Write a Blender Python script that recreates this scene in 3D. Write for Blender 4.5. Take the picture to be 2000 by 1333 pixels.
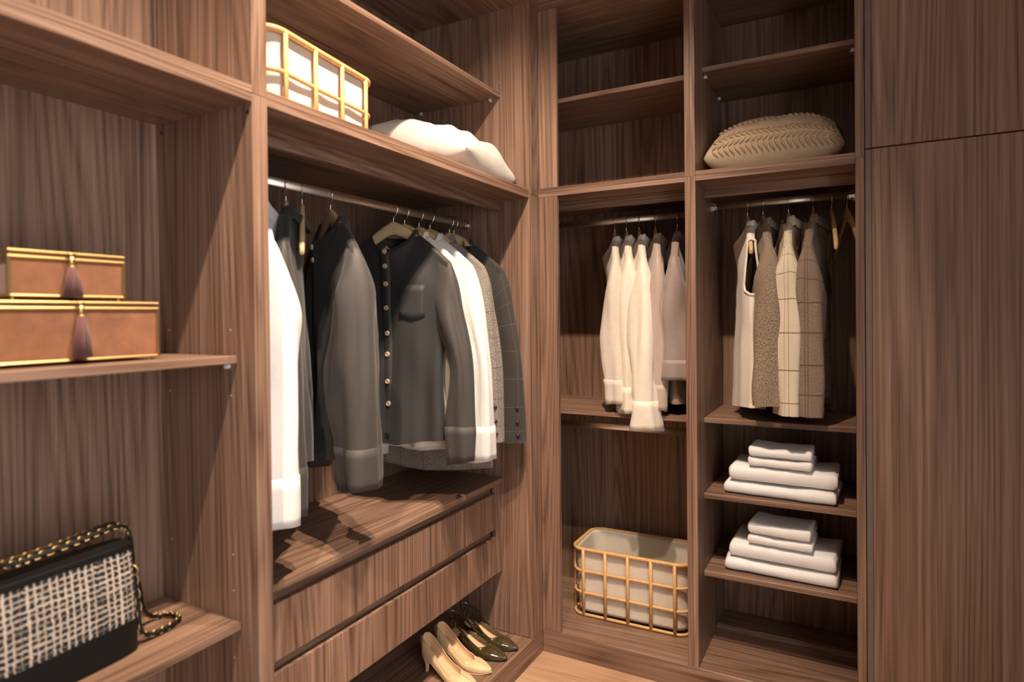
import bpy, bmesh, math, random
from math import sin, cos, pi, radians
from mathutils import Vector, Matrix, noise as mnoise

for o in list(bpy.data.objects):
    bpy.data.objects.remove(o)
scene = bpy.context.scene
COL = scene.collection

# ------------------------------------------------------------------ camera
F_PX, YAW, PIT, ROL = 1230.44, -0.498619, -0.0079713, -0.0097415
fw = Vector((sin(YAW)*cos(PIT), cos(YAW)*cos(PIT), sin(PIT)))
rt = Vector((cos(YAW), -sin(YAW), 0.0))
up = rt.cross(fw)
rt2 = rt*cos(ROL) + up*sin(ROL)
up2 = -rt*sin(ROL) + up*cos(ROL)
CAM = Vector((1.13659, -2.32908, 1.38652))
cd = bpy.data.cameras.new('camera')
cd.sensor_width = 36.0
cd.lens = F_PX/2000*36
cd.shift_y = -(666.5-626.19)/2000
cd.clip_start = 0.02
cd.dof.use_dof = True
cd.dof.focus_distance = 2.45
cd.dof.aperture_fstop = 2.2
cam = bpy.data.objects.new('camera', cd)
COL.objects.link(cam)
m = Matrix((rt2, up2, -fw)).transposed().to_4x4()
m.translation = CAM
cam.matrix_world = m
scene.camera = cam

# ------------------------------------------------------------------ light
world = bpy.data.worlds.new('world')
scene.world = world
world.use_nodes = True
bg = world.node_tree.nodes['Background']
bg.inputs[0].default_value = (0.97, 0.98, 1.0, 1)
bg.inputs[1].default_value = 4.0
scene.view_settings.view_transform = 'Standard'
scene.view_settings.look = 'None'
scene.view_settings.gamma = 1.0
scene.view_settings.use_curve_mapping = False
scene.view_settings.exposure = 0.0

CEIL = 3.15
# x, y, power, aim point, beam angle: adjustable downlights turned towards the open wardrobes
SPOTS = [(0.64, -1.12, 260, (0.02, -0.28, 0.90), 82), (0.70, -1.36, 240, (-0.15, -0.95, 0.40), 74), (0.62, -2.25, 230, (-0.10, -1.72, 0.6), 76)]
for i, (sx, sy, pw, aim, ang) in enumerate(SPOTS):
    ld = bpy.data.lights.new('downlight_beam', 'SPOT')
    ld.energy = pw
    ld.color = (1.0, 0.79, 0.60)
    ld.spot_size = radians(ang)
    ld.spot_blend = 0.9
    ld.shadow_soft_size = 0.022
    lo = bpy.data.objects.new('downlight_beam', ld)
    lo.location = (sx, sy, CEIL-0.03)
    lo.rotation_euler = (Vector(aim)-Vector((sx, sy, CEIL-0.03))).to_track_quat('-Z', 'Y').to_euler()
    COL.objects.link(lo)

# ------------------------------------------------------------------ materials
def new_mat(name):
    mt = bpy.data.materials.new(name)
    mt.use_nodes = True
    nt = mt.node_tree
    return mt, nt, nt.nodes['Principled BSDF']

def N(nt, t, **kw):
    n = nt.nodes.new(t)
    for k, v in kw.items():
        setattr(n, k, v)
    return n

def math_node(nt, op, a, b=None, clamp=False):
    n = N(nt, 'ShaderNodeMath', operation=op, use_clamp=clamp)
    for i, v in enumerate((a, b)):
        if v is None:
            continue
        if isinstance(v, (int, float)):
            n.inputs[i].default_value = v
        else:
            nt.links.new(v, n.inputs[i])
    return n.outputs[0]

def noise_node(nt, vec, scale, detail=2, rough=0.5, dist=0.0):
    n = N(nt, 'ShaderNodeTexNoise')
    n.inputs['Scale'].default_value = scale
    n.inputs['Detail'].default_value = detail
    n.inputs['Roughness'].default_value = rough
    n.inputs['Distortion'].default_value = dist
    nt.links.new(vec, n.inputs['Vector'])
    return n.outputs[0]

def ramp_node(nt, fac, stops):
    n = N(nt, 'ShaderNodeValToRGB')
    el = n.color_ramp.elements
    while len(el) < len(stops):
        el.new(0.5)
    for e, (p, c) in zip(el, stops):
        e.position = p
        e.color = (c[0], c[1], c[2], 1)
    nt.links.new(fac, n.inputs[0])
    return n.outputs[0]

def wood(axis, stops, rough=0.42, ring=0.34, name='wood'):
    mt, nt, b = new_mat(name + '_grain_' + axis)
    tc = N(nt, 'ShaderNodeTexCoord')
    oi = N(nt, 'ShaderNodeObjectInfo')
    rnd = math_node(nt, 'MULTIPLY', oi.outputs['Random'], 41.0)
    off = N(nt, 'ShaderNodeVectorMath', operation='ADD')
    nt.links.new(tc.outputs['Object'], off.inputs[0])
    cb = N(nt, 'ShaderNodeCombineXYZ')
    for k in range(3):
        nt.links.new(rnd, cb.inputs[k])
    nt.links.new(cb.outputs[0], off.inputs[1])
    def mapped(al):
        mp = N(nt, 'ShaderNodeMapping')
        s = [1, 1, 1]
        s['xyz'.index(axis)] = al
        mp.inputs['Scale'].default_value = s
        nt.links.new(off.outputs[0], mp.inputs['Vector'])
        return mp.outputs[0]
    n1 = noise_node(nt, mapped(0.050), 4.5, 1.0, 0.4, 0.1)
    r = math_node(nt, 'SINE', math_node(nt, 'MULTIPLY', n1, 170.0))
    r = math_node(nt, 'MULTIPLY_ADD', r, 0.5)
    r.node.inputs[2].default_value = 0.5
    r = math_node(nt, 'POWER', r, 0.5)
    fine = noise_node(nt, mapped(0.012), 165.0, 4, 0.62)
    mid = noise_node(nt, mapped(0.02), 44.0, 3, 0.6)
    broad = noise_node(nt, mapped(0.03), 5.0, 2, 0.5)
    f = math_node(nt, 'MULTIPLY', r, ring*0.46)
    f = math_node(nt, 'ADD', f, math_node(nt, 'MULTIPLY', fine, 0.60))
    f = math_node(nt, 'ADD', f, math_node(nt, 'MULTIPLY', mid, 0.40))
    f = math_node(nt, 'ADD', f, math_node(nt, 'MULTIPLY', broad, 0.26))
    f = math_node(nt, 'SUBTRACT', f, 0.225)
    c = ramp_node(nt, f, stops)
    nt.links.new(c, b.inputs['Base Color'])
    b.inputs['Roughness'].default_value = rough
    bp = N(nt, 'ShaderNodeBump')
    bp.inputs['Strength'].default_value = 0.12
    bp.inputs['Distance'].default_value = 0.002
    nt.links.new(fine, bp.inputs['Height'])
    nt.links.new(bp.outputs[0], b.inputs['Normal'])
    return mt

WALNUT = [(0.25, (0.055, 0.028, 0.018)), (0.44, (0.172, 0.098, 0.065)), (0.60, (0.262, 0.160, 0.112)), (0.80, (0.41, 0.275, 0.205))]
WOOD = {a: wood(a, WALNUT, name='walnut') for a in 'xyz'}
OAKF = [(0.2, (0.30, 0.165, 0.095)), (0.5, (0.46, 0.28, 0.17)), (0.85, (0.60, 0.40, 0.26))]
FLOORW = wood('x', OAKF, rough=0.4, name='oak_floor')
HANGW = wood('x', [(0.2, (0.50, 0.33, 0.16)), (0.5, (0.62, 0.44, 0.24)), (0.85, (0.72, 0.55, 0.34))], rough=0.35, ring=0.15, name='beech')

def plain(name, col, rough=0.6, metal=0.0, sheen=0.0, coat=0.0, bump=0.0, bscale=400, var=0.0, vscale=30):
    mt, nt, b = new_mat(name)
    b.inputs['Base Color'].default_value = (*col, 1)
    b.inputs['Roughness'].default_value = rough
    b.inputs['Metallic'].default_value = metal
    b.inputs['Sheen Weight'].default_value = sheen
    b.inputs['Coat Weight'].default_value = coat
    tc = N(nt, 'ShaderNodeTexCoord')
    if var > 0:
        n = noise_node(nt, tc.outputs['Object'], vscale, 4, 0.6)
        c = ramp_node(nt, n, [(0.25, tuple(x*(1-var) for x in col)), (0.75, tuple(min(1, x*(1+var)) for x in col))])
        nt.links.new(c, b.inputs['Base Color'])
    if bump > 0:
        n = noise_node(nt, tc.outputs['Object'], bscale, 2, 0.5)
        bp = N(nt, 'ShaderNodeBump')
        bp.inputs['Strength'].default_value = bump
        bp.inputs['Distance'].default_value = 0.001
        nt.links.new(n, bp.inputs['Height'])
        nt.links.new(bp.outputs[0], b.inputs['Normal'])
    return mt

def cloth(name, col, sheen=0.15, rough=0.8, bump=0.35):
    return plain(name, col, rough=rough, sheen=sheen, bump=bump, bscale=900, var=0.05, vscale=60)

def tweed(name, dark, light, scale=700, grid=None, gcol=None, gx=0.06, gz=0.06, gw=0.035):
    """speckled wool; UV in metres carries an optional windowpane check"""
    mt, nt, b = new_mat(name)
    uv = N(nt, 'ShaderNodeUVMap')
    uvo = uv.outputs[0]
    n = noise_node(nt, uvo, scale, 3, 0.75)
    c = ramp_node(nt, n, [(0.36, dark), (0.64, light)])
    if grid:
        sp = N(nt, 'ShaderNodeSeparateXYZ')
        nt.links.new(uvo, sp.inputs[0])
        def line(o, per):
            fr = math_node(nt, 'FRACT', math_node(nt, 'DIVIDE', o, per))
            return math_node(nt, 'LESS_THAN', fr, gw)
        g = math_node(nt, 'MAXIMUM', line(sp.outputs[0], gx), line(sp.outputs[1], gz))
        g = math_node(nt, 'MULTIPLY', g, 0.8)
        mx = N(nt, 'ShaderNodeMix', data_type='RGBA')
        nt.links.new(g, mx.inputs[0])
        nt.links.new(c, mx.inputs[6])
        mx.inputs[7].default_value = (*gcol, 1)
        c = mx.outputs[2]
    nt.links.new(c, b.inputs['Base Color'])
    b.inputs['Roughness'].default_value = 0.9
    b.inputs['Sheen Weight'].default_value = 0.1
    bp = N(nt, 'ShaderNodeBump')
    bp.inputs['Strength'].default_value = 0.5
    bp.inputs['Distance'].default_value = 0.001
    nt.links.new(n, bp.inputs['Height'])
    nt.links.new(bp.outputs[0], b.inputs['Normal'])
    return mt

MT = dict(
    chrome=plain('chrome', (0.82, 0.80, 0.78), 0.12, 1.0),
    rod=plain('rod_metal', (0.80, 0.70, 0.58), 0.38, 1.0, var=0.04),
    gold=plain('gold', (0.60, 0.42, 0.18), 0.36, 1.0, var=0.05),
    capbrown=plain('cap_brown', (0.07, 0.035, 0.025), 0.5, var=0.1),
    clear=plain('clear_plastic', (0.72, 0.70, 0.68), 0.2, var=0.05),
    dot=plain('peg_hole', (0.55, 0.42, 0.36), 0.5, var=0.05),
    profile=plain('handle_profile', (0.15, 0.115, 0.092), 0.6, 0.0, var=0.08),
    gap=plain('dark_gap', (0.03, 0.02, 0.015), 0.8, var=0.05),
    plaster=plain('plaster', (0.72, 0.68, 0.63), 0.9, bump=0.1, var=0.03),
    taupe=plain('taupe_plaster', (0.34, 0.29, 0.25), 0.9, bump=0.1, var=0.03),
    ceiling=plain('ceiling_paint', (0.80, 0.77, 0.73), 0.9, bump=0.1, var=0.02),
    suede=plain('brown_suede', (0.215, 0.082, 0.033), 0.9, sheen=0.3, bump=0.3, var=0.32, vscale=22),
    tassel=plain('burgundy_thread', (0.105, 0.028, 0.022), 0.75, sheen=0.3, bump=0.5, bscale=1500, var=0.2, vscale=300),
    rattan=plain('rattan', (0.64, 0.37, 0.15), 0.4, var=0.14, vscale=60, bump=0.15, bscale=200),
    liner=cloth('linen_liner', (0.64, 0.57, 0.48)),
    white=cloth('white_cotton', (0.68, 0.67, 0.66)),
    cream=cloth('cream_cotton', (0.80, 0.73, 0.63)),
    blouse=cloth('cream_blouse', (0.74, 0.66, 0.555), sheen=0.3, rough=0.6),
    mauve=cloth('mauve_blouse', (0.42, 0.32, 0.27), sheen=0.3, rough=0.6),
    mauve2=cloth('grey_mauve_blouse', (0.28, 0.21, 0.185), sheen=0.3, rough=0.6),
    greyw=cloth('pale_grey_cotton', (0.62, 0.54, 0.46)),
    black=cloth('black_cotton', (0.018, 0.0175, 0.017), sheen=0.1, rough=0.65),
    brownblack=cloth('charcoal_cotton', (0.040, 0.034, 0.031), sheen=0.1, rough=0.65),
    button=plain('wood_button', (0.55, 0.40, 0.26), 0.4, var=0.15, vscale=500),
    dbutton=plain('dark_button', (0.045, 0.018, 0.015), 0.3, var=0.1),
    pillow=cloth('ivory_pillow', (0.68, 0.635, 0.58)),
    straw=cloth('oatmeal_cushion', (0.52, 0.40, 0.27), bump=0.8),
    stitch=cloth('tan_stitch', (0.50, 0.345, 0.20), bump=0.8),
    towel=plain('white_towel', (0.85, 0.84, 0.83), 0.95, sheen=0.3, bump=0.9, bscale=900, var=0.03),
    nude=plain('nude_leather', (0.72, 0.50, 0.28), 0.5, sheen=0.1, var=0.04),
    nudein=plain('nude_lining', (0.66, 0.44, 0.27), 0.6, var=0.04),
    patent=plain('olive_patent', (0.052, 0.036, 0.013), 0.12, coat=1.0, var=0.05),
    blackleather=plain('black_leather', (0.005, 0.005, 0.005), 0.5, bump=0.25, bscale=600, var=0.1),
    tweed=tweed('grey_tweed', (0.055, 0.047, 0.040), (0.36, 0.31, 0.265), 300, True, (0.04, 0.03, 0.026), 0.062, 0.06, 0.022),
    plaid=tweed('charcoal_windowpane', (0.020, 0.018, 0.016), (0.042, 0.036, 0.031), 900, True, (0.12, 0.095, 0.075), 0.062, 0.058, 0.018),
    boucle=tweed('brown_boucle', (0.055, 0.034, 0.022), (0.44, 0.33, 0.235), 300),
    creamcheck=tweed('cream_windowpane', (0.56, 0.46, 0.34), (0.76, 0.66, 0.52), 500, True, (0.10, 0.062, 0.04), 0.05, 0.07, 0.035),
    browncheck=tweed('brown_check', (0.10, 0.070, 0.050), (0.34, 0.245, 0.18), 420, True, (0.075, 0.045, 0.032), 0.05, 0.06, 0.05),
    darkwool=tweed('dark_wool', (0.012, 0.009, 0.008), (0.035, 0.026, 0.022), 500),
)

def bag_tweed():
    mt, nt, b = new_mat('black_white_tweed')
    uv = N(nt, 'ShaderNodeUVMap')
    sp = N(nt, 'ShaderNodeSeparateXYZ')
    jit = N(nt, 'ShaderNodeTexNoise')
    jit.inputs['Scale'].default_value = 130
    jit.inputs['Detail'].default_value = 3
    nt.links.new(uv.outputs[0], jit.inputs['Vector'])
    vm = N(nt, 'ShaderNodeVectorMath', operation='MULTIPLY_ADD')
    nt.links.new(jit.outputs[1], vm.inputs[0])
    vm.inputs[1].default_value = (0.010, 0.010, 0)
    nt.links.new(uv.outputs[0], vm.inputs[2])
    nt.links.new(vm.outputs[0], sp.inputs[0])
    def stripe(o, per, sc):
        mp = N(nt, 'ShaderNodeCombineXYZ')
        nt.links.new(math_node(nt, 'MULTIPLY', o, 1.0), mp.inputs[0])
        n = noise_node(nt, mp.outputs[0], sc, 2, 0.6)
        w = math_node(nt, 'SINE', math_node(nt, 'MULTIPLY', o, 2*pi/per))
        return math_node(nt, 'ADD', math_node(nt, 'MULTIPLY', w, 0.28), n)
    s = math_node(nt, 'MAXIMUM', stripe(sp.outputs[0], 0.0125, 75), stripe(sp.outputs[1], 0.0110, 80))
    n2 = noise_node(nt, uv.outputs[0], 700, 3, 0.7)
    s = math_node(nt, 'ADD', s, math_node(nt, 'MULTIPLY', n2, 0.55))
    c = ramp_node(nt, s, [(0.90, (0.008, 0.008, 0.009)), (1.0, (0.50, 0.42, 0.35)), ])
    s2 = math_node(nt, 'SUBTRACT', s, 0.12)
    nt.links.new(s2, c.node.inputs[0])
    c.node.color_ramp.elements[0].position = 0.76
    c.node.color_ramp.elements[1].position = 0.93
    nt.links.new(c, b.inputs['Base Color'])
    b.inputs['Roughness'].default_value = 0.9
    bp = N(nt, 'ShaderNodeBump')
    bp.inputs['Strength'].default_value = 0.8
    bp.inputs['Distance'].default_value = 0.002
    nt.links.new(s, bp.inputs['Height'])
    nt.links.new(bp.outputs[0], b.inputs['Normal'])
    return mt
MT['bagtweed'] = bag_tweed()
MT['blackleather'].node_tree.nodes['Principled BSDF'].inputs['Specular IOR Level'].default_value = 0.25

# ------------------------------------------------------------------ helpers
def thing(name, label, cat, loc=(0, 0, 0), rz=0.0, group=None):
    o = bpy.data.objects.new(name, None)
    o.empty_display_size = 0.05
    o.location = loc
    o.rotation_euler = (0, 0, rz)
    COL.objects.link(o)
    o['label'] = label
    o['category'] = cat
    if group:
        o['group'] = group
    return o

def link_mesh(name, me, mat, parent=None, smooth=False, label=None):
    o = bpy.data.objects.new(name, me)
    if mat is not None and len(me.materials) == 0:
        me.materials.append(mat)
    COL.objects.link(o)
    if parent is not None:
        o.parent = parent
    if smooth:
        for p in me.polygons:
            p.use_smooth = True
    if label:
        o['label'] = label
    return o

def bm_obj(name, bm, mat, parent=None, smooth=False, label=None):
    bmesh.ops.recalc_face_normals(bm, faces=bm.faces)
    me = bpy.data.meshes.new(name)
    bm.to_mesh(me)
    bm.free()
    return link_mesh(name, me, mat, parent, smooth, label)

def add_box(bm, lo, hi, bev=0.0):
    r = bmesh.ops.create_cube(bm, size=1.0)
    vs = r['verts']
    c = [(a+b)/2 for a, b in zip(lo, hi)]
    s = [abs(b-a) for a, b in zip(lo, hi)]
    for v in vs:
        v.co = Vector((c[0]+v.co.x*s[0], c[1]+v.co.y*s[1], c[2]+v.co.z*s[2]))
    if bev > 0:
        es = {e for v in vs for e in v.link_edges}
        bmesh.ops.bevel(bm, geom=list(es), offset=bev, segments=1, affect='EDGES', profile=0.5)

def panel(name, lo, hi, g, parent=None, bev=0.0011, mat=None, label=None):
    """a board given in world coordinates, grain along g; stored relative to its thing"""
    o = Vector((0, 0, 0))
    q = parent
    while q is not None:
        o = o + q.location
        q = q.parent
    bm = bmesh.new()
    add_box(bm, [a-b for a, b in zip(lo, o)], [a-b for a, b in zip(hi, o)], bev)
    return bm_obj(name, bm, mat or WOOD[g], parent, label=label)

def add_cyl(bm, p0, p1, r0, r1=None, seg=12, caps=True):
    p0, p1 = Vector(p0), Vector(p1)
    r1 = r0 if r1 is None else r1
    d = (p1-p0)
    z = d.normalized()
    x = z.orthogonal().normalized()
    y = z.cross(x)
    A = [bm.verts.new(p0 + (x*cos(2*pi*i/seg)+y*sin(2*pi*i/seg))*r0) for i in range(seg)]
    B = [bm.verts.new(p1 + (x*cos(2*pi*i/seg)+y*sin(2*pi*i/seg))*r1) for i in range(seg)]
    for i in range(seg):
        bm.faces.new((A[i], A[(i+1) % seg], B[(i+1) % seg], B[i]))
    if caps:
        bm.faces.new(A)
        bm.faces.new(B)

def add_tube(bm, pts, r, seg=8, closed=False, flat=None, up=None, caps=True):
    """round (or flat: (half width, half thickness)) bar swept along points"""
    pts = [Vector(p) for p in pts]
    n = len(pts)
    rings = []
    ref = None
    for i, p in enumerate(pts):
        if closed:
            t = (pts[(i+1) % n]-pts[i-1]).normalized()
        else:
            t = (pts[min(i+1, n-1)]-pts[max(i-1, 0)]).normalized()
        if up is not None:
            b = Vector(up)
            a = t.cross(b)
            if a.length < 1e-5:
                a = t.orthogonal()
            a.normalize()
            b = a.cross(t).normalized()
        else:
            if ref is None:
                ref = t.orthogonal().normalized()
            ref = (ref - t*ref.dot(t)).normalized()
            b = ref
            a = t.cross(b)
        ra, rb = (r, r) if flat is None else flat
        if callable(r):
            ra = rb = r(i/(n-1))
        rings.append([bm.verts.new(p + a*cos(2*pi*k/seg)*ra + b*sin(2*pi*k/seg)*rb) for k in range(seg)])
    m = n if closed else n-1
    for i in range(m):
        R0, R1 = rings[i], rings[(i+1) % n]
        for k in range(seg):
            bm.faces.new((R0[k], R0[(k+1) % seg], R1[(k+1) % seg], R1[k]))
    if not closed and caps:
        bm.faces.new(rings[0])
        bm.faces.new(rings[-1])

def smooth_path(pts, n):
    """Catmull-Rom through the points"""
    pts = [Vector(p) for p in pts]
    out = []
    m = len(pts)-1
    for i in range(n+1):
        s = i/n*m
        k = min(int(s), m-1)
        t = s-k
        p0, p1, p2, p3 = pts[max(k-1, 0)], pts[k], pts[k+1], pts[min(k+2, m)]
        out.append(0.5*((2*p1)+(p2-p0)*t+(2*p0-5*p1+4*p2-p3)*t*t+(3*p1-p0-3*p2+p3)*t**3))
    return out

def sstep(x):
    x = max(0.0, min(1.0, x))
    return x*x*(3-2*x)

def lerp(a, b, t):
    return a+(b-a)*t

def interp(tab, x):
    if x <= tab[0][0]:
        return tab[0][1]
    for (x0, y0), (x1, y1) in zip(tab, tab[1:]):
        if x <= x1:
            return lerp(y0, y1, (x-x0)/(x1-x0))
    return tab[-1][1]

def grid_mesh(name, rows, cols, fn, mat, parent, wrap=False, smooth=True, uvfn=None, keep=None, label=None, thick=0.0, sub=0):
    """rows x cols sheet of points fn(i, j); wrap closes it into a tube"""
    verts = [fn(i, j) for i in range(rows) for j in range(cols)]
    faces = []
    fuv = []
    for i in range(rows-1):
        for j in range(cols if wrap else cols-1):
            j2 = (j+1) % cols
            if keep and not keep(i, j):
                continue
            faces.append((i*cols+j, i*cols+j2, (i+1)*cols+j2, (i+1)*cols+j))
            if uvfn:
                fuv.append((uvfn(i, j), uvfn(i, j+1), uvfn(i+1, j+1), uvfn(i+1, j)))
    me = bpy.data.meshes.new(name)
    me.from_pydata([tuple(v) for v in verts], [], faces)
    if uvfn:
        ul = me.uv_layers.new(name='UVMap')
        k = 0
        for q in fuv:
            for u in q:
                ul.data[k].uv = u
                k += 1
    me.update()
    o = link_mesh(name, me, mat, parent, smooth, label)
    if thick:
        md = o.modifiers.new('thickness', 'SOLIDIFY')
        md.thickness = thick
        md.offset = 0
    if sub:
        md = o.modifiers.new('smooth', 'SUBSURF')
        md.levels = md.render_levels = sub
    return o

def struct(o):
    o['kind'] = 'structure'
    return o

# ------------------------------------------------------------------ room shell
XL2 = -0.565          # back of the left hanging wardrobe
YRB = 0.525           # back of the right-hand run
TOPZ = 2.65
LS, RS, DS = 1.870, 1.886, 1.911      # seam between lower and upper units
fl = struct(panel('floor', (-0.75, -4.0, -0.08), (2.9, 0.75, -0.012), 'x', bev=0, mat=MT['plaster']))
fl['label'] = 'pale oak plank floor in front of the wardrobes'
rng = random.Random(4)
pm = None
for r in range(19):
    y1 = 0.012 - r*0.19
    off = rng.random()*1.2
    k = 0
    x = -0.05-off
    while x < 2.3:
        x0, x1 = max(x, -0.05), min(x+1.2, 2.3)
        if x1-x0 > 0.02:
            bm = bmesh.new()
            add_box(bm, (x0+0.0006, y1-0.1888, -0.012), (x1-0.0006, y1, 0.0), 0.0008)
            bm_obj('plank', bm, FLOORW, fl)
        x += 1.2
struct(panel('ceiling', (-0.75, -4.0, CEIL), (2.9, 0.75, CEIL+0.1), 'x', bev=0, mat=MT['ceiling']))
struct(panel('wall_left', (-0.75, -4.0, -0.012), (-0.58, 0.75, CEIL), 'x', bev=0, mat=MT['plaster']))
struct(panel('wall_back', (-0.58, 0.54, -0.012), (2.9, 0.75, CEIL), 'x', bev=0, mat=MT['plaster']))
bm = bmesh.new()                     # unseen right wall, opening shaped to send world light mainly to the left run
add_box(bm, (2.3, -1.75, -0.012), (2.45, 0.54, CEIL))
add_box(bm, (2.3, -4.0, -0.012), (2.45, -3.6, CEIL))
add_box(bm, (2.3, -3.6, 2.6), (2.45, -1.75, CEIL))
struct(bm_obj('wall_right', bm, MT['taupe']))
struct(panel('wall_front', (-0.58, -4.0, -0.012), (2.9, -3.85, CEIL), 'x', bev=0, mat=MT['taupe']))  # unseen wall, added to close off world light from behind the camera
# plinths and fillers
struct(panel('baseboard_left', (-0.018, -2.32, 0.0), (0.0, 0.0, 0.0895), 'y'))
struct(panel('baseboard_back', (0.0, 0.0, 0.0), (2.3, 0.018, 0.0895), 'x'))
struct(panel('trim_1', (-0.018, -0.073, 0.0905), (0.0, 0.0, LS-0.0004), 'z'))
struct(panel('trim_2', (-0.018, -0.073, LS+0.0004), (0.0, 0.0, TOPZ), 'z'))
struct(panel('trim_3', (0.0, 0.0, 0.0925), (0.081, 0.018, RS-0.0185), 'z'))
struct(panel('trim_4', (0.0, 0.0, RS+0.0185), (0.081, 0.018, TOPZ-0.0225), 'z'))
struct(panel('trim_5', (-0.018, -2.32, TOPZ), (0.0, 0.0, CEIL), 'y'))
struct(panel('trim_6', (0.0, 0.0, TOPZ), (2.3, 0.018, CEIL), 'x'))

for i, (sx, sy, pw, aim, ang) in enumerate(SPOTS):
    nm = ['over the hanging shirts', 'beside the shirt-side downlight', 'over the brown box shelves'][i]
    d = thing('downlight', 'small round brass ceiling downlight ' + nm, 'downlight', (sx, sy, CEIL))
    bm = bmesh.new()
    add_tube(bm, [(0.045*cos(a*pi/12), 0.045*sin(a*pi/12), -0.004) for a in range(24)], 0.006, 8, closed=True)
    bm_obj('trim_ring', bm, MT['gold'], d, True)
    bm = bmesh.new()
    add_cyl(bm, (0, 0, 0), (0, 0, -0.004), 0.042, seg=24)
    bm_obj('reflector', bm, MT['chrome'], d)

# ------------------------------------------------------------------ cabinets
def pin(parent, x, y, z, d, mat='clear', name='shelf_pin'):
    """little shelf support at a side wall; d = direction into the bay"""
    bm = bmesh.new()
    p = Vector((x, y, z)) - parent.location
    dv = Vector(d)
    add_cyl(bm, p, p+dv*0.012, 0.0045, seg=10)
    add_cyl(bm, p+dv*0.002+Vector((0, 0, 0.006)), p+dv*0.009+Vector((0, 0, 0.006)), 0.006, seg=10)
    bm_obj(name, bm, MT[mat], parent)

def dot(parent, x, y, z, d, mat='dot', r=0.0022, name='peg_hole'):
    bm = bmesh.new()
    p = Vector((x, y, z)) - parent.location
    add_cyl(bm, p-Vector(d)*0.002, p+Vector(d)*0.0007, r, seg=10)
    bm_obj(name, bm, MT[mat], parent)

def rod(parent, p0, p1, name='hanging_rod'):
    o = parent.location
    p0, p1 = Vector(p0)-o, Vector(p1)-o
    bm = bmesh.new()
    add_tube(bm, [p0, p1], 0, 20, flat=(0.0075, 0.0145), up=(0, 0, 1))
    r = bm_obj(name, bm, MT['rod'], parent, True)
    d = (p1-p0).normalized()
    for p, s in ((p0, 1), (p1, -1)):
        bm = bmesh.new()
        add_tube(bm, [p, p+d*s*0.006], 0, 20, flat=(0.015, 0.024), up=(0, 0, 1))
        add_tube(bm, [p, p+d*s*0.02], 0, 20, flat=(0.0105, 0.0175), up=(0, 0, 1))
        bm_obj('rod_bracket', bm, MT['chrome'], r)

# --- left run, shallow shelf bay
YA, YB = -2.32, -1.381
u = thing('open_shelf_unit', 'shallow walnut open shelf unit holding the suede boxes and handbag', 'shelf unit', (-0.17, -1.85, 0.09))
panel('side_panel', (-0.335, -1.401, 0.09), (0, YB, LS), 'z', u)
panel('side_panel', (-0.335, YA, 0.09), (0, YA+0.02, LS), 'z', u)
panel('back_panel', (-0.345, YA, 0.09), (-0.335, YB, LS), 'z', u)
panel('top_panel', (-0.335, YA+0.02, LS-0.018), (0, -1.4012, LS), 'y', u)
panel('bottom_panel', (-0.335, YA+0.02, 0.09), (0, -1.4012, 0.108), 'y', u)
s1 = panel('shelf', (-0.335, YA+0.02, 1.286), (-0.058, -1.4012, 1.304), 'y', u)
s2 = panel('shelf', (-0.335, YA+0.02, 0.698), (-0.056, -1.4012, 0.716), 'y', u)
for z in (1.279, 0.691):
    pin(u, -0.085, -1.401, z, (0, -1, 0))
    pin(u, -0.30, -1.401, z, (0, -1, 0))
for z in (1.36, 1.215, 0.86, 0.63, 0.78):
    dot(u, -0.08, -1.401, z, (0, -1, 0))
for z in (1.36, 1.215, 0.86):
    dot(u, -0.30, -1.401, z, (0, -1, 0))
dot(u, -0.014, -1.401, 1.832, (0, -1, 0), 'capbrown', 0.0055, 'screw_cap')
dot(u, -0.318, -1.401, 1.832, (0, -1, 0), 'capbrown', 0.0055, 'screw_cap')
u = thing('upper_cabinet', 'upper open walnut box above the suede box shelves', 'cabinet', (-0.17, -1.85, LS))
panel('side_panel', (-0.335, -1.401, LS), (0, YB, TOPZ), 'z', u)
panel('side_panel', (-0.335, YA, LS), (0, YA+0.02, TOPZ), 'z', u)
panel('back_panel', (-0.345, YA, LS), (-0.335, YB, TOPZ), 'z', u)
panel('bottom_panel', (-0.335, YA+0.02, LS), (0, -1.4012, LS+0.018), 'y', u)
panel('top_panel', (-0.335, YA+0.02, TOPZ-0.022), (0, -1.4012, TOPZ), 'y', u)

# --- left run, hanging bay
YC, YD, YE = -1.381, -1.361, -0.091
u = thing('open_wardrobe', 'deep walnut open wardrobe where the men\'s shirts and jackets hang', 'wardrobe', (-0.28, -0.72, 0.09))
panel('side_panel', (XL2, YC, 0.09), (0, YD, LS), 'z', u)
panel('side_panel', (XL2, YE, 0.09), (0, -0.0735, LS), 'z', u)
panel('back_panel', (XL2-0.01, YC, 0.09), (XL2, -0.0735, LS), 'z', u)
panel('top_panel', (XL2, YD+0.0002, LS-0.018), (0, YE-0.0002, LS), 'y', u)
panel('bottom_panel', (XL2, YD+0.0002, 0.072), (-0.0185, YE-0.0002, 0.09), 'y', u)
rl = panel('light_rail', (-0.148, YD+0.0002, 1.812), (-0.130, YE-0.0002, LS-0.018), 'y', u)
dot(u, -0.1300, YE-0.014, 1.842, (1, 0, 0), 'capbrown', 0.005, 'screw_cap')
rod(u, (-0.293, YD, 1.768), (-0.293, YE, 1.768))
u = thing('upper_cabinet', 'upper open walnut box with the rattan basket and ivory pillow', 'cabinet', (-0.28, -0.72, LS))
panel('side_panel', (XL2, YC, LS), (0, YD, TOPZ), 'z', u)
panel('side_panel', (XL2, YE, LS), (0, -0.0735, TOPZ), 'z', u)
panel('back_panel', (XL2-0.01, YC, LS), (XL2, -0.0735, TOPZ), 'z', u)
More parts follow.
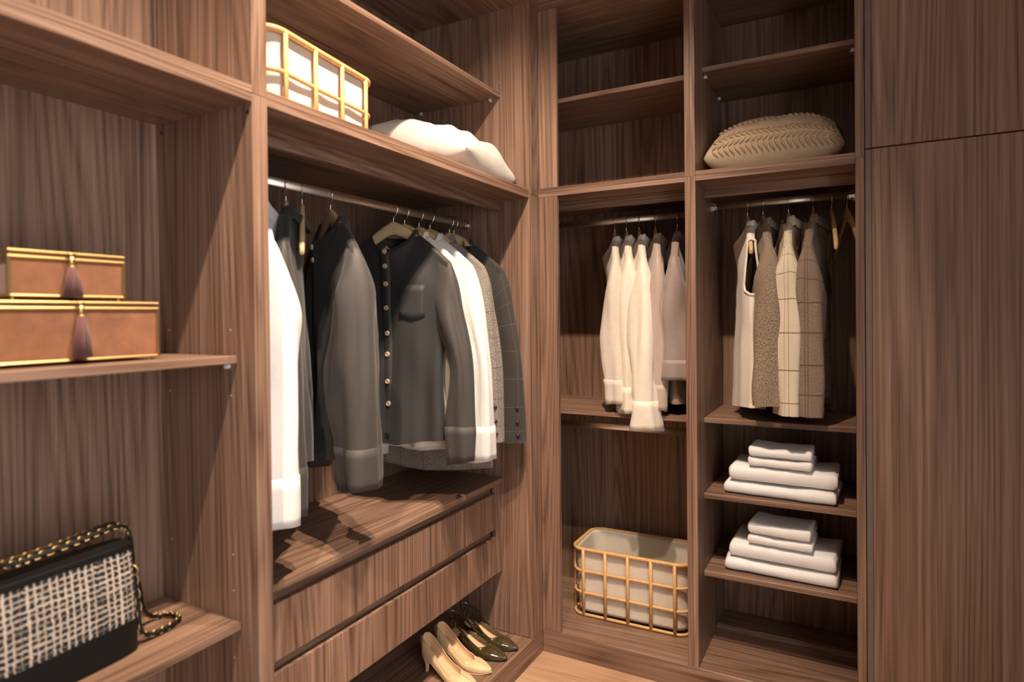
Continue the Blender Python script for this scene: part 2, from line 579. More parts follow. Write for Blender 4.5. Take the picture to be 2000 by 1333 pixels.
panel('bottom_panel', (XL2, YD+0.0002, LS), (0, YE-0.0002, LS+0.018), 'y', u)
panel('top_panel', (XL2, YD+0.0002, TOPZ-0.022), (0, YE-0.0002, TOPZ), 'y', u)
panel('shelf', (XL2, YD+0.0002, 2.273), (-0.127, YE-0.0002, 2.292), 'y', u)
for x in (-0.17, -0.52):
    pin(u, x, YE, 2.266, (0, -1, 0))
dot(u, -0.13, YE, 2.335, (0, -1, 0))

# --- drawer chest under the shirts
c = thing('drawer_chest', 'low walnut chest with two handleless drawers under the hanging shirts', 'drawers', (-0.35, -0.72, 0.342))
panel('counter_top', (XL2+0.001, YD+0.0005, 0.704), (-0.127, YE-0.0005, 0.726), 'y', c)
panel('stile', (-0.157, YE-0.050, 0.342), (-0.139, YE-0.0005, 0.7035), 'z', c)
panel('stile', (-0.157, YD+0.0005, 0.342), (-0.139, YD+0.03, 0.7035), 'z', c)
panel('side_panel', (XL2+0.001, YE-0.019, 0.342), (-0.158, YE-0.0005, 0.7035), 'z', c)
panel('side_panel', (XL2+0.001, YD+0.0005, 0.342), (-0.158, YD+0.019, 0.7035), 'z', c)
panel('bottom_panel', (XL2+0.001, YD+0.02, 0.342), (-0.172, YE-0.02, 0.354), 'y', c)
for z0, z1 in ((0.525, 0.670), (0.343, 0.494)):
    d = panel('drawer', (-0.157, YD+0.0315, z0), (-0.139, YE-0.0515, z1), 'z', c)
    panel('finger_pull', (-0.172, YD+0.0315, z1-0.006), (-0.160, YE-0.0515, z1+0.030), 'y', d) if False else None
for z0, z1 in ((0.662, 0.7035), (0.488, 0.530)):
    panel('channel_rail', (-0.178, YD+0.0315, z0), (-0.1605, YE-0.0515, z1), 'y', c)
bm = bmesh.new()
for yy in (-0.71, -0.725):
    add_box(bm, (-0.1605-c.location.x, yy-0.0015-c.location.y, 0.496-c.location.z), (-0.150-c.location.x, yy+0.0015-c.location.y, 0.524-c.location.z))
bm_obj('channel_clip', bm, MT['profile'], c)

# --- right-hand run, two open bays
def right_bay(x0, x1, t0, t1, low_label, up_label, rodz, shelves, rods2=None, ush=2.307):
    """x0..x1 is the inside; t0/t1 side thickness"""
    cx = (x0+x1)/2
    w = thing('open_wardrobe', low_label, 'wardrobe', (cx, 0.25, 0.09))
    panel('side_panel', (x0-t0, 0.0, 0.09), (x0, YRB, RS), 'z', w)
    panel('side_panel', (x1, 0.0, 0.09), (x1+t1, YRB, RS), 'z', w)
    panel('back_panel', (x0-t0, YRB, 0.09), (x1+t1, YRB+0.01, RS), 'z', w)
    panel('top_panel', (x0+0.0002, 0.0, RS-0.018), (x1-0.0002, YRB, RS), 'x', w)
    panel('bottom_panel', (x0+0.0002, 0.0, 0.072+0.018), (x1-0.0002, YRB, 0.092), 'x', w)
    panel('light_rail', (x0+0.0002, 0.150, RS-0.056), (x1-0.0002, 0.168, RS-0.018), 'x', w)
    for z, yf in shelves:
        panel('shelf', (x0+0.0002, yf, z-0.019), (x1-0.0002, YRB, z), 'x', w)
    rod(w, (x0, 0.31, rodz), (x1, 0.31, rodz))
    if rods2:
        rod(w, (x0, rods2[0], rods2[1]), (x1, rods2[0], rods2[1]))
    v = thing('upper_cabinet', up_label, 'cabinet', (cx, 0.25, RS))
    panel('side_panel', (x0-t0, 0.0, RS), (x0, YRB, TOPZ), 'z', v)
    panel('side_panel', (x1, 0.0, RS), (x1+t1, YRB, TOPZ), 'z', v)
    panel('back_panel', (x0-t0, YRB, RS), (x1+t1, YRB+0.01, TOPZ), 'z', v)
    panel('bottom_panel', (x0+0.0002, 0.0, RS), (x1-0.0002, YRB, RS+0.018), 'x', v)
    panel('top_panel', (x0+0.0002, 0.0, TOPZ-0.022), (x1-0.0002, YRB, TOPZ), 'x', v)
    panel('shelf', (x0+0.0002, 0.130, ush-0.019), (x1-0.0002, YRB, ush), 'x', v)
    return w, v
X1a, X1b, X2a, X2b = -0.30, 0.592, 0.630, 1.139
w, v = right_bay(X1a, X1b, 0.02, 0.019, 'walnut open wardrobe bay of cream blouses beside the inner corner',
                 'empty upper walnut box with one shelf over the cream blouses', 1.795, [(0.990, 0.100)], (0.250, 0.905))
dot(w, X1b, 0.17, 1.857, (-1, 0, 0), 'capbrown', 0.006, 'screw_cap')
w, v = right_bay(X2a, X2b, 0.0185, 0.026, 'walnut open wardrobe bay of checked jackets and white towels',
                 'upper walnut box with one shelf and the embroidered cushion', 1.818, [(0.990, 0.122), (0.704, 0.112), (0.412, 0.104)], None, 2.322)
for z, s in ((2.296, 1),):
    pin(v, X2a, 0.17, z, (1, 0, 0))
    pin(v, X2a, 0.45, z, (1, 0, 0))
    pin(v, X2b, 0.17, z, (-1, 0, 0))
dot(v, X2a, 0.16, 2.22, (1, 0, 0))
panel('shoe_rail', (X2a+0.0002, 0.33, 0.092), (X2b-0.0002, 0.348, 0.115), 'x', w)

# --- closed cabinet at the far right
w = thing('tall_cabinet', 'tall closed walnut cabinet right of the checked jackets', 'cabinet', (1.7, 0.25, 0.09))
panel('side_panel', (1.1665, 0.022, 0.09), (1.184, YRB, DS), 'z', w)
panel('side_panel', (2.28, 0.022, 0.09), (2.299, YRB, DS), 'z', w)
panel('back_panel', (1.1665, YRB, 0.09), (2.299, YRB+0.01, DS), 'z', w)
panel('top_panel', (1.1845, 0.03, DS-0.018), (2.2795, YRB, DS), 'x', w)
panel('bottom_panel', (1.1845, 0.03, 0.09), (2.2795, YRB, 0.108), 'x', w)
d = panel('door', (1.1862, -0.001, 0.0915), (1.735, 0.019, DS-0.002), 'z', w)
panel('handle_profile', (1.1672, 0.004, 0.0915), (1.186, 0.019, DS-0.002), 'z', d, mat=MT['profile'])
d2 = panel('door', (1.738, -0.001, 0.0915), (2.299, 0.019, DS-0.002), 'z', w)
w = thing('upper_cabinet', 'closed upper walnut cabinet over the tall door', 'cabinet', (1.7, 0.25, DS))
panel('side_panel', (1.1665, 0.022, DS), (1.184, YRB, TOPZ), 'z', w)
panel('side_panel', (2.28, 0.022, DS), (2.299, YRB, TOPZ), 'z', w)
panel('back_panel', (1.1665, YRB, DS), (2.299, YRB+0.01, TOPZ), 'z', w)
panel('top_panel', (1.1845, 0.03, TOPZ-0.018), (2.2795, YRB, TOPZ), 'x', w)
panel('bottom_panel', (1.1845, 0.03, DS), (2.2795, YRB, DS+0.018), 'x', w)
du = panel('door', (1.1862, -0.001, DS+0.002), (1.735, 0.019, TOPZ-0.001), 'z', w)
panel('handle_profile', (1.1672, 0.004, DS+0.002), (1.186, 0.019, TOPZ-0.001), 'z', du, mat=MT['profile'])
panel('door', (1.738, -0.001, DS+0.002), (2.299, 0.019, TOPZ-0.001), 'z', w)

# ------------------------------------------------------------------ hangers
HW, HAPEX, HDROP = 0.215, -0.046, 0.150
def hang_top(x):
    s = min(abs(x)/HW, 1.1)
    return HAPEX - HDROP*s**1.28

def hanger_meshes():
    bm = bmesh.new()
    n = 36
    rows = []
    for i in range(n+1):
        s = -1+2*i/n
        x = HW*s
        zt = hang_top(x)
        th = lerp(0.046, 0.030, abs(s)**0.8)
        y = -0.003*abs(s)**2.2
        hy = lerp(0.0068, 0.0074, abs(s))
        if i in (0, n):
            hy *= 0.55
            th *= 0.7
        ring = []
        for (a, b) in ((-1, 0.18), (-0.6, 0.0), (0.6, 0.0), (1, 0.18), (1, 0.82), (0.6, 1.0), (-0.6, 1.0), (-1, 0.82)):
            ring.append(bm.verts.new((x, y+a*hy, zt-b*th)))
        rows.append(ring)
    for r0, r1 in zip(rows, rows[1:]):
        for k in range(8):
            bm.faces.new((r0[k], r0[(k+1) % 8], r1[(k+1) % 8], r1[k]))
    bm.faces.new(rows[0])
    bm.faces.new(rows[-1])
    bmesh.ops.recalc_face_normals(bm, faces=bm.faces)
    me = bpy.data.meshes.new('hanger_body')
    bm.to_mesh(me)
    bm.free()
    me.materials.append(HANGW)
    for p in me.polygons:
        p.use_smooth = True
    bm = bmesh.new()
    R = 0.0195
    pts = []
    for i in range(15):                   # over the rod, then down to the body
        a = radians(200 - i*16)
        pts.append((R*cos(a), 0, R*sin(a)-0.0015))
    pts += [(0.010, 0, -0.024), (0.001, 0, -0.032), (0, 0, -0.050)]
    add_tube(bm, smooth_path(pts, 44), 0.0017, 8)
    bmesh.ops.recalc_face_normals(bm, faces=bm.faces)
    mh = bpy.data.meshes.new('hanger_hook')
    bm.to_mesh(mh)
    bm.free()
    mh.materials.append(MT['chrome'])
    for p in mh.polygons:
        p.use_smooth = True
    return me, mh
HB, HH = hanger_meshes()
def hanger(x, y, z, al, label, group):
    h = thing('clothes_hanger', label, 'hanger', (x, y, z), radians(al), group)
    link_mesh('hanger_body', HB, None, h)
    link_mesh('hook', HH, None, h)
    return h

# ------------------------------------------------------------------ garments
def garment(name, label, cat, loc, al, mat, L=0.82, hemw=0.235, D=0.052, sl=0.66, sa=(0.075, 0.062, 0.05), sb=(0.034, 0.036, 0.03),
            sleeve=True, smat=None, cuff=True, collar='band', buttons=None, pocket=False, seed=1, fold=0.012, hemcurve=0.03,
            sxo=0.0, syo=0.0, elbow=0.02, group=None, bmat='button', cuffbtn=0, lap=False, cufflare=1.0, sl_both=True, W0=0.222, tilt=0.0):
    root = thing(name, label, cat, loc, radians(al), group)
    rg = random.Random(seed)
    ph = [rg.random()*6.28 for _ in range(8)]
    NW = 0.094 if collar != 'wide' else 0.10
    dipf, dipb = (0.062, 0.026) if not lap else (0.30, 0.026)
    if collar == 'wide':
        dipf = 0.11
    def top(x, front):
        z = hang_top(x)+0.003
        ax = abs(x)
        if ax < NW:
            zs = hang_top(NW)+0.003
            q = 1-(ax/NW)**2
            z = zs - (dipf if front else dipb)*q**(0.6 if not lap else 0.9)
        return z
    rows, cols = 40, 72
    def body(i, j):
        cap = i == 0                      # first row closes the shoulder seam
        v = max(0, i-1)/(rows-2)
        v = v**1.15
        th = 2*pi*j/cols
        cu, su = cos(th), sin(th)
        u = math.copysign(abs(cu)**0.85, cu)
        front = su < 0
        Wv = lerp(W0, hemw, sstep(v*1.2))
        Wv -= 0.012*sin(pi*min(1, v*1.1))
        x = u*Wv
        zt = top(u*W0, front)
        hem = -L - hemcurve*(0.5+0.5*cos(u*pi)) * (0.6 if front else 1.0)
        z = lerp(zt, hem, v)
        ax = abs(u*W0)
        d0 = 0.0135 + (0.040*(1-(ax/NW)**2) if ax < NW else 0)
        if lap and front:
            d0 = 0.0135 + (0.034*(1-(ax/0.13)**2) if ax < 0.13 else 0)
        prof = max(0.0, 1-abs(u)**2.4)**0.55
        dd = lerp(d0, D*(0.8+0.25*v)*prof+0.004, sstep(v/0.22))
        y = dd*(-1 if front else 1)
        amp = fold*sstep((v-0.05)/0.9)*(0.25+0.75*prof)
        w1 = sin(u*9+ph[0]+1.3*sin(2.2*v+ph[1])) + 0.6*sin(u*17+ph[2]+(0 if front else 2)+v*2)
        y += amp*w1*0.8
        x += amp*0.5*sin(u*7+ph[3]+v*3)
        nz = mnoise.noise(Vector((u*2.2+seed*3.1, (0 if front else 5.0)+v*3.5, seed*1.7)))
        y += nz*0.010*sstep(v/0.3)
        if cap and ax > NW-0.004:
            y = 0.0
            z += 0.005
        return (x+tilt*v, y+syo*0.3*v, z)
    def buv(i, j):
        v = (i/(rows-1))**1.15
        return (j/cols*4*hemw, -v*(L-0.1))
    keep = None
    if not sleeve:
        def keep(i, j):
            th = 2*pi*(j+0.5)/cols
            return not (abs(cos(th)) > 0.80 and i/(rows-1) < 0.34)
    grid_mesh('body', rows, cols, body, mat, root, True, uvfn=buv, keep=keep)
    if not sleeve:
        for s in (1, -1):
            cc = 0.80
            th0 = math.acos(cc)
            j1 = th0/(2*pi)*cols
            pts = []
            imax = 0.34*(rows-1)
            jl = [k for k in range(cols) if abs(cos(2*pi*(k+0.5)/cols)) > 0.80 and s*cos(2*pi*k/cols) > 0]
            ks = 7
            for i in range(0, int(imax)+1, 1):
                pts.append(body(i, (cols//2 if s < 0 else 0)-ks))
            for k in range(-ks+1, ks):
                pts.append(body(int(imax)+1, ((cols//2 if s < 0 else 0)+k) % cols))
            for i in range(int(imax), -1, -1):
                pts.append(body(i, (cols//2 if s < 0 else 0)+ks))
            bm = bmesh.new()
            add_tube(bm, smooth_path(pts, 60), 0.0045, 8, closed=False)
            bm_obj('armhole_trim', bm, MT['cream'], root, True)
    # sleeves
    if sleeve:
        for s in ((1, -1) if sl_both else (1,)):
            q = [rg.random()*6.28 for _ in range(4)]
            zsh = hang_top(0.215)
            zz = [hang_top(0.135)+0.003, hang_top(0.19)+0.003, zsh-0.004, zsh-0.07, zsh-0.07-0.20*(sl-0.07), zsh-0.07-0.48*(sl-0.07), zsh-0.07-0.78*(sl-0.07), zsh-sl]
            sx_ = sxo if s > 0 else min(sxo, -0.01)
            xo = [0.135, 0.190, W0+0.004, W0+0.020+sx_*0.2, W0+0.028+sx_*0.5, W0+0.032+sx_*0.9-elbow*0.3, W0+0.034+sx_-elbow*0.2, W0+0.036+sx_]
            aa = [0, 0, 0, 0, sa[0], sa[1], sa[2]*1.08, sa[2]*cufflare]
            xi = [0.115, 0.128, 0.140, 0.150] + [xo[k]-2*aa[k]-(elbow if k == 5 else 0) for k in range(4, 8)]
            zi = [hang_top(0.115)-0.045, hang_top(0.128)-0.085, zsh-0.105, zsh-0.165, zz[4]-0.03, zz[5], zz[6], zz[7]]
            R, Cn = 42, 28
            yy_ = [0, 0, syo*0.05, syo*0.15, syo*0.4, syo*0.7, syo*0.9, syo]
            PO = smooth_path([(s*a_, y_, b_) for a_, b_, y_ in zip(xo, zz, yy_)], R-1)
            PI = smooth_path([(s*a_, y_, b_) for a_, b_, y_ in zip(xi, zi, yy_)], R-1)
            def ring(i, j, s=s, PO=PO, PI=PI, q=q, grow=0.0):
                v = i/(R-1)
                c0 = (PO[i]+PI[i])/2
                ax = (PO[i]-PI[i])
                a = ax.length/2
                ax.normalize()
                ay = Vector((0, 1, 0))
                b = interp([(0, 0.013), (0.14, 0.015), (0.28, max(0.017, sb[0]*0.55)), (0.45, sb[0]), (0.70, sb[1]), (0.9, sb[2]*1.05), (1, sb[2]*cufflare)], v)
                th = 2*pi*j/Cn
                w = sstep((v-0.25)*2.5)
                k = 1+(0.13*sin(3*th+q[0]+5*v)+0.10*sin(5*th+q[1]-4*v)+0.05*sin(9*th+q[3]+7*v))*w
                n = mnoise.noise(Vector((cos(th)*1.2+seed*2.3+s, sin(th)*1.2, v*6+q[2])))
                k += 0.20*n*w
                ca, sa_ = cos(th), sin(th)
                p = c0 + ax*(math.copysign(abs(ca)**0.9, ca)*(a*(1+(k-1)*0.6)+grow)) + ay*(math.copysign(abs(sa_)**0.9, sa_)*(b*k+grow))
                return p
            def suv(i, j):
                return (j/Cn*3.0*(sa[1]+sb[1]), -i/(R-1)*sl)
            grid_mesh('sleeve', R, Cn, ring, smat or mat, root, True, uvfn=suv)
            if cuff:
                r0 = int((R-1)*0.90)
                def cring(i, j, ring=ring):
                    ii = [r0, r0, r0+1, R-2, R-1, R-1][i]
                    g = [-0.002, 0.0018, 0.0024, 0.0024, 0.0022, -0.003][i]
                    p = ring(ii, j, grow=g)
                    if i >= 4:
                        p = Vector(p)+Vector((0, 0, -0.006-0.009*(1-cos(2*pi*j/Cn))))
                    return p
                grid_mesh('cuff', 6, Cn, cring, smat or mat, root, True, uvfn=lambda i, j: (j*0.01, i*0.01))
            for bk in range(cuffbtn):
                bm = bmesh.new()
                p = ring(R-3-bk*2, int(Cn*0.86))
                add_cyl(bm, p-Vector((0, 0, 0)), Vector(p)+Vector((s*0.004, -0.004, 0)), 0.0075, 0.006, 12)
                bm_obj('cuff_button', bm, MT['dbutton'], root, True)
    # collar
    ch = {'band': 0.027, 'shirt': 0.030, 'jacket': 0.034, 'wide': 0.0, 'soft': 0.028}[collar]
    if ch:
        Rn, Cn2 = 6, 48
        NWc = NW
        def col(i, j):
            v = i/(Rn-1)
            th = 2*pi*j/Cn2
            x = NWc*cos(th)
            front = sin(th) < 0
            q = max(0.0, 1-(x/NWc)**2)
            zb = hang_top(NW)+0.001 - (min(dipf, 0.062) if front else dipb)*q**0.6
            y = math.copysign(0.0135+0.040*q, sin(th))
            if lap and front:
                y *= 0.5
            h = ch*(1.0 if not front else lerp(1.0, 0.62, q))
            return (x*(1-0.06*v), y*(1-0.10*v)+0.006*v, zb+h*v-0.006)
        c = grid_mesh('collar', Rn, Cn2, col, mat, root, True, uvfn=lambda i, j: (j*0.01, i*0.008), thick=0.003)
        if collar in ('shirt', 'jacket'):
            def fold_(i, j):
                v = i/5
                th = 2*pi*j/Cn2
                b = Vector(col(5, j))
                return (b.x*(1+0.18*v), b.y*(1+0.22*v)+math.copysign(0.004*v, sin(th)), b.z + 0.004*sin(pi*min(1, v*1.5)) - 0.038*v)
            grid_mesh('collar_fall', 6, Cn2, fold_, mat, c, True, uvfn=lambda i, j: (j*0.01, i*0.008), thick=0.003)
    def front_at(x, v):
        best = None
        i = v*(rows-1)
        i0 = int(i)
        for j in range(cols//2, cols):
            p = Vector(body(i0, j))
            if best is None or abs(p.x-x) < abs(best.x-x):
                best = p
        return best
    if lap:
        for s in (1, -1):
            pts = [(s*0.070, -0.016, hang_top(0.072)), (s*0.105, -0.050, -0.22), (s*0.095, -0.064, -0.27), (s*0.012, -0.062, -0.46), (s*0.004, -0.050, -0.38)]
            bm = bmesh.new()
            A = [bm.verts.new(p) for p in pts]
            B = [bm.verts.new((p[0], p[1]-0.004, p[2])) for p in pts]
            bm.faces.new(A)
            bm.faces.new(B)
            for k in range(5):
                bm.faces.new((A[k], A[(k+1) % 5], B[(k+1) % 5], B[k]))
            bm_obj('lapel', bm, mat, root)
    if buttons:
        def pl(i, j):
            v = lerp(0.03, 0.985, i/30)
            p = front_at(0.0, v)
            return (lerp(-0.017, 0.017, j), p.y-0.0035, p.z)
        grid_mesh('placket', 31, 2, pl, mat, root, thick=0.002, uvfn=lambda i, j: (j*0.03, i*0.02))
        for bv in buttons:
            p = front_at(0.0, bv)
            bm = bmesh.new()
            add_cyl(bm, (0, p.y-0.003, p.z), (0, p.y-0.0075, p.z), 0.0092, 0.0084, 14)
            add_tube(bm, [(0.0070*cos(a*pi/7), p.y-0.0078, p.z+0.0070*sin(a*pi/7)) for a in range(14)], 0.0014, 6, closed=True)
            bm_obj('button', bm, MT[bmat], root, True)
    if pocket:
        def pk(i, j):
            x = lerp(0.055, 0.145, i/6)
            z = lerp(-0.275, -0.385 - 0.012*(1-abs(x-0.10)/0.045), j/5)
            p = min((front_at(x, k/(rows-1)) for k in range(2, rows)), key=lambda q_: abs(q_.z-z))
            return (x, p.y-0.0028, z)
        grid_mesh('pocket', 7, 6, pk, mat, root, thick=0.0012, uvfn=lambda i, j: (i*0.01, j*0.01))
    return root

RZ = 1.768
XR = -0.293
GH1 = 'wooden hangers on the rod over the drawer chest'
GS = 'shirts and jackets over the drawer chest'
def on_rod_left(y):
    return (XR, y, RZ)

# left bay: shirts and jackets, hung one behind the other
hanger(XR, -1.150, RZ, -33, 'wooden hanger inside the white shirt by the shelf divider', GH1)
garment('shirt', 'white long-sleeved shirt hanging right against the shelf divider', 'shirt', on_rod_left(-1.150), -33, MT['white'], L=0.80, sl=0.68,
        sa=(0.060, 0.060, 0.055), sb=(0.060, 0.072, 0.060), seed=3, group=GS, sxo=0.015, elbow=0.02)
hanger(XR, -1.050, RZ, -44, 'wooden hanger inside the black shirt behind the white shirt', GH1)
garment('shirt', 'black collared shirt half hidden behind the white shirt', 'shirt', on_rod_left(-1.050), -44, MT['black'], L=0.76, sl=0.68, smat=MT['brownblack'],
        sa=(0.055, 0.05, 0.045), sb=(0.035, 0.040, 0.04), seed=5, collar='shirt', group=GS)
hanger(XR, -0.990, RZ, -43, 'empty wooden hanger between the black shirts, seen edge on', GH1)
hanger(XR, -0.876, RZ, -27, 'wooden hanger inside the angled black shirt', GH1)
garment('shirt', 'black shirt hanging at an angle with its charcoal sleeve in front', 'shirt', on_rod_left(-0.876), -27, MT['black'], L=0.79, sl=0.655, smat=MT['brownblack'],
        sa=(0.060, 0.072, 0.058), sb=(0.056, 0.068, 0.054), seed=8, buttons=[0.06, 0.14], group=GS, sxo=0.03, elbow=0.02, syo=0.0)
hanger(XR, -0.572, RZ, 6, 'wooden hanger inside the fully visible black buttoned shirt', GH1)
garment('shirt', 'black band-collar shirt with a row of pale wooden buttons', 'shirt', on_rod_left(-0.572), 6, MT['black'], L=0.805, hemw=0.200, sl=0.665, smat=MT['brownblack'],
        sa=(0.050, 0.046, 0.044), sb=(0.032, 0.038, 0.034), seed=11, buttons=[0.035, 0.14, 0.24, 0.37, 0.49, 0.61, 0.72, 0.84], pocket=True, group=GS, sxo=0.045, elbow=-0.02)
hanger(XR, -0.509, RZ, 4, 'wooden hanger directly behind the black buttoned shirt', GH1)
garment('shirt', 'cream shirt peeking out between the black buttoned shirt and its sleeve', 'shirt', on_rod_left(-0.509), 4, MT['cream'], L=0.83, hemw=0.235, sl=0.62,
        sa=(0.050, 0.045, 0.04), sb=(0.022, 0.024, 0.022), D=0.03, seed=13, group=GS, sxo=-0.02)
hanger(XR, -0.423, RZ, 3, 'wooden hanger inside the white shirt beside the grey tweed jacket', GH1)
garment('shirt', 'white shirt with one long sleeve beside the grey tweed jacket', 'shirt', on_rod_left(-0.423), 3, MT['white'], L=0.855, hemw=0.24, sl=0.69, D=0.032,
        sa=(0.052, 0.048, 0.046), sb=(0.03, 0.032, 0.03), seed=17, collar='shirt', group=GS, sxo=0.045, elbow=-0.01)
hanger(XR, -0.355, RZ, 8, 'wooden hanger inside the grey tweed jacket', GH1)
garment('jacket', 'grey checked tweed jacket between the white shirt and charcoal jacket', 'jacket', on_rod_left(-0.355), 8, MT['tweed'], L=0.945, hemw=0.25, sl=0.65, D=0.036,
        sa=(0.062, 0.056, 0.048), sb=(0.034, 0.036, 0.032), seed=19, collar='jacket', lap=True, cuff=False, cuffbtn=3, group=GS, sxo=0.035, fold=0.006, elbow=0.0)
hanger(XR, -0.222, RZ, 10, 'wooden hanger inside the charcoal windowpane jacket', GH1)
garment('jacket', 'charcoal windowpane check jacket nearest the wardrobe side panel', 'jacket', on_rod_left(-0.222), 10, MT['plaid'], L=0.80, hemw=0.235, sl=0.68, D=0.036,
        sa=(0.064, 0.060, 0.056), sb=(0.030, 0.034, 0.030), seed=23, collar='jacket', lap=True, cuff=False, cuffbtn=3, group=GS, sxo=0.05, fold=0.006, elbow=0.0)
hanger(XR, -0.190, RZ, 4, 'last wooden hanger behind the charcoal windowpane jacket', GH1)

# right-hand run, first bay: blouses seen from the side
GB = 'blouses in the bay beside the inner corner'
GH2 = 'wooden hangers holding the blouses'
Z1 = 1.795
for k, (x, al, mat, L, sl, sa, sb, lab, hl, cf, sd) in enumerate([
    (0.215, -70, 'greyw', 0.70, 0.565, (0.06, 0.07, 0.05), (0.045, 0.055, 0.040), 'pale grey-cream blouse hung first from the inner corner', 'hanger of the blouse nearest the inner corner', 1.0, 31),
    (0.268, -69, 'blouse', 0.72, 0.600, (0.06, 0.085, 0.055), (0.045, 0.062, 0.045), 'cream silky blouse second from the inner corner', 'hanger of the second blouse from the inner corner', 1.1, 37),
    (0.325, -69, 'blouse', 0.72, 0.655, (0.06, 0.080, 0.034), (0.046, 0.066, 0.046), 'cream silky blouse with gathered cuff next to the mauve one', 'hanger of the third blouse from the inner corner', 1.35, 41),
    (0.395, -72, 'mauve', 0.74, 0.58, (0.06, 0.06, 0.04), (0.040, 0.044, 0.030), 'dusty mauve blouse between the cream and grey ones', 'hanger of the dusty mauve blouse', 1.0, 43),
    (0.489, -80, 'mauve2', 0.76, 0.46, (0.06, 0.065, 0.05), (0.048, 0.052, 0.050), 'grey-mauve blouse with short folded cuff beside the bay divider', 'hanger of the grey-mauve blouse', 1.2, 47)]):
    hanger(x, 0.31, Z1, al, 'wooden ' + hl, GH2)
    garment('blouse', lab, 'blouse', (x, 0.31, Z1), al, MT[mat], L=L, sl=sl, sa=sa, sb=sb, seed=sd, hemw=0.20, D=0.034, collar='soft', group=GB, fold=0.008, cufflare=cf, sxo=(0.035 if k == 2 else -0.01), elbow=0.0)

# second bay: top and jackets seen from the side
GJ = 'jackets and top over the towel shelves'
GH3 = 'wooden hangers over the towel shelves'
Z2 = 1.818
hanger(0.765, 0.31, Z2, -78, 'wooden hanger inside the sleeveless cream top', GH3)
garment('top', 'sleeveless cream top with bound armholes', 'top', (0.765, 0.31, Z2), -78, MT['cream'], L=0.78, sleeve=False, seed=53, collar='band', D=0.042, hemw=0.20, group=GJ, fold=0.010, W0=0.215)
for (x, al, mat, lab, hl, L, sl, sa, sb, sd) in [
    (0.822, -78, 'boucle', 'brown and cream boucle jacket beside the sleeveless top', 'brown boucle jacket', 0.72, 0.57, (0.075, 0.075, 0.066), (0.052, 0.062, 0.062), 59),
    (0.914, -86, 'creamcheck', 'cream jacket with thin dark windowpane check', 'cream windowpane jacket', 0.72, 0.60, (0.075, 0.070, 0.055), (0.046, 0.052, 0.044), 61),
    (1.000, -92, 'browncheck', 'brown checked wool jacket beside the cream windowpane jacket', 'brown checked jacket', 0.72, 0.60, (0.075, 0.070, 0.058), (0.046, 0.050, 0.046), 67)]:
    hanger(x, 0.31, Z2, al, 'wooden hanger inside the ' + hl, GH3)
    garment('jacket', lab, 'jacket', (x, 0.31, Z2), al, MT[mat], L=L, sl=sl, sa=sa, sb=sb, seed=sd, hemw=0.19, D=0.040, collar='jacket', cuff=False, lap=True, group=GJ, fold=0.006, sxo=-0.015, elbow=0.0)
hanger(1.062, 0.31, Z2, -84, 'empty wooden hanger beside the brown checked jacket', GH3)
hanger(1.112, 0.31, Z2, -78, 'empty wooden hanger at the end of the rod over the towels', GH3)

# ------------------------------------------------------------------ baskets
def rrect(hx, hy, r, n=8):
    pts = []
    for (cx, cy, a0) in ((hx-r, hy-r, 0), (-(hx-r), hy-r, 90), (-(hx-r), -(hy-r), 180), (hx-r, -(hy-r), 270)):
        for i in range(n+1):
            a = radians(a0+90*i/n)
            pts.append((cx+r*cos(a), cy+r*sin(a)))
    return pts

def basket(label, loc, rz, hx, hy, h, rows, posts_x, posts_y, seed):
    """rattan frame with a linen liner; long side along local x"""
    b = thing('rattan_basket', label, 'basket', loc, rz)
    R = 0.055
    out = rrect(hx, hy, R)
    for k in range(rows+1):
        z = 0.008 + (h-0.016)*k/rows
        bm = bmesh.new()
        rr = 0.0085 if k == rows else 0.006
        add_tube(bm, [(x, y, z) for x, y in out], rr, 10, closed=True)
        bm_obj('rim' if k == rows else 'hoop', bm, MT['rattan'], b, True)
    def post(x, y, nx, ny):
        bm = bmesh.new()
        tx, ty = -ny, nx
        o = 0.004
        c = Vector((x+nx*o, y+ny*o, 0))
        pts = [c+Vector((0, 0, z)) for z in (0.002, h*0.5, h-0.004)]
        add_tube(bm, pts, 0, 8, flat=(0.0075, 0.005), up=(nx, ny, 0))
        bm_obj('post', bm, MT['rattan'], b, True)
    for i in range(posts_x):
        x = lerp(-(hx-R), hx-R, i/(posts_x-1))
        post(x, -hy, 0, -1)
        post(x, hy, 0, 1)
    for i in range(posts_y):
        y = lerp(-(hy-R), hy-R, i/(posts_y-1)) if posts_y > 1 else 0
        post(hx, y, 1, 0)
        post(-hx, y, -1, 0)
    # liner: tube with soft bulges, thick walls and floor
    inn = rrect(hx-0.012, hy-0.012, R-0.008, 10)
    seg = []
    tot = len(inn)
    fine = []
    for i in range(tot):
        a, c2 = inn[i], inn[(i+1) % tot]
        d = math.hypot(c2[0]-a[0], c2[1]-a[1])
        m_ = max(1, int(d/0.018))
        for q in range(m_):
            fine.append((lerp(a[0], c2[0], q/m_), lerp(a[1], c2[1], q/m_)))
    nF = len(fine)
    Rw = 22
    def lin(i, j):
        x, y = fine[j % nF]
        v = i/(Rw-1)
        n = mnoise.noise(Vector((x*14+seed, y*14, v*4.5)))
        k = 1 + 0.022*n*sin(pi*v) - 0.02*(1-v)
        return (x*k, y*k, 0.018+(h-0.024)*v - (0.004*abs(n) if v > 0.95 else 0))
    l = grid_mesh('liner', Rw, nF, lin, MT['liner'], b, True, thick=0.003, uvfn=lambda i, j: (j*0.018, i*0.012))
    bm = bmesh.new()
    bm.faces.new([bm.verts.new((x*0.96, y*0.96, 0.019)) for x, y in rrect(hx-0.012, hy-0.012, R-0.008)])
    bm_obj('liner_floor', bm, MT['liner'], b)
    return b
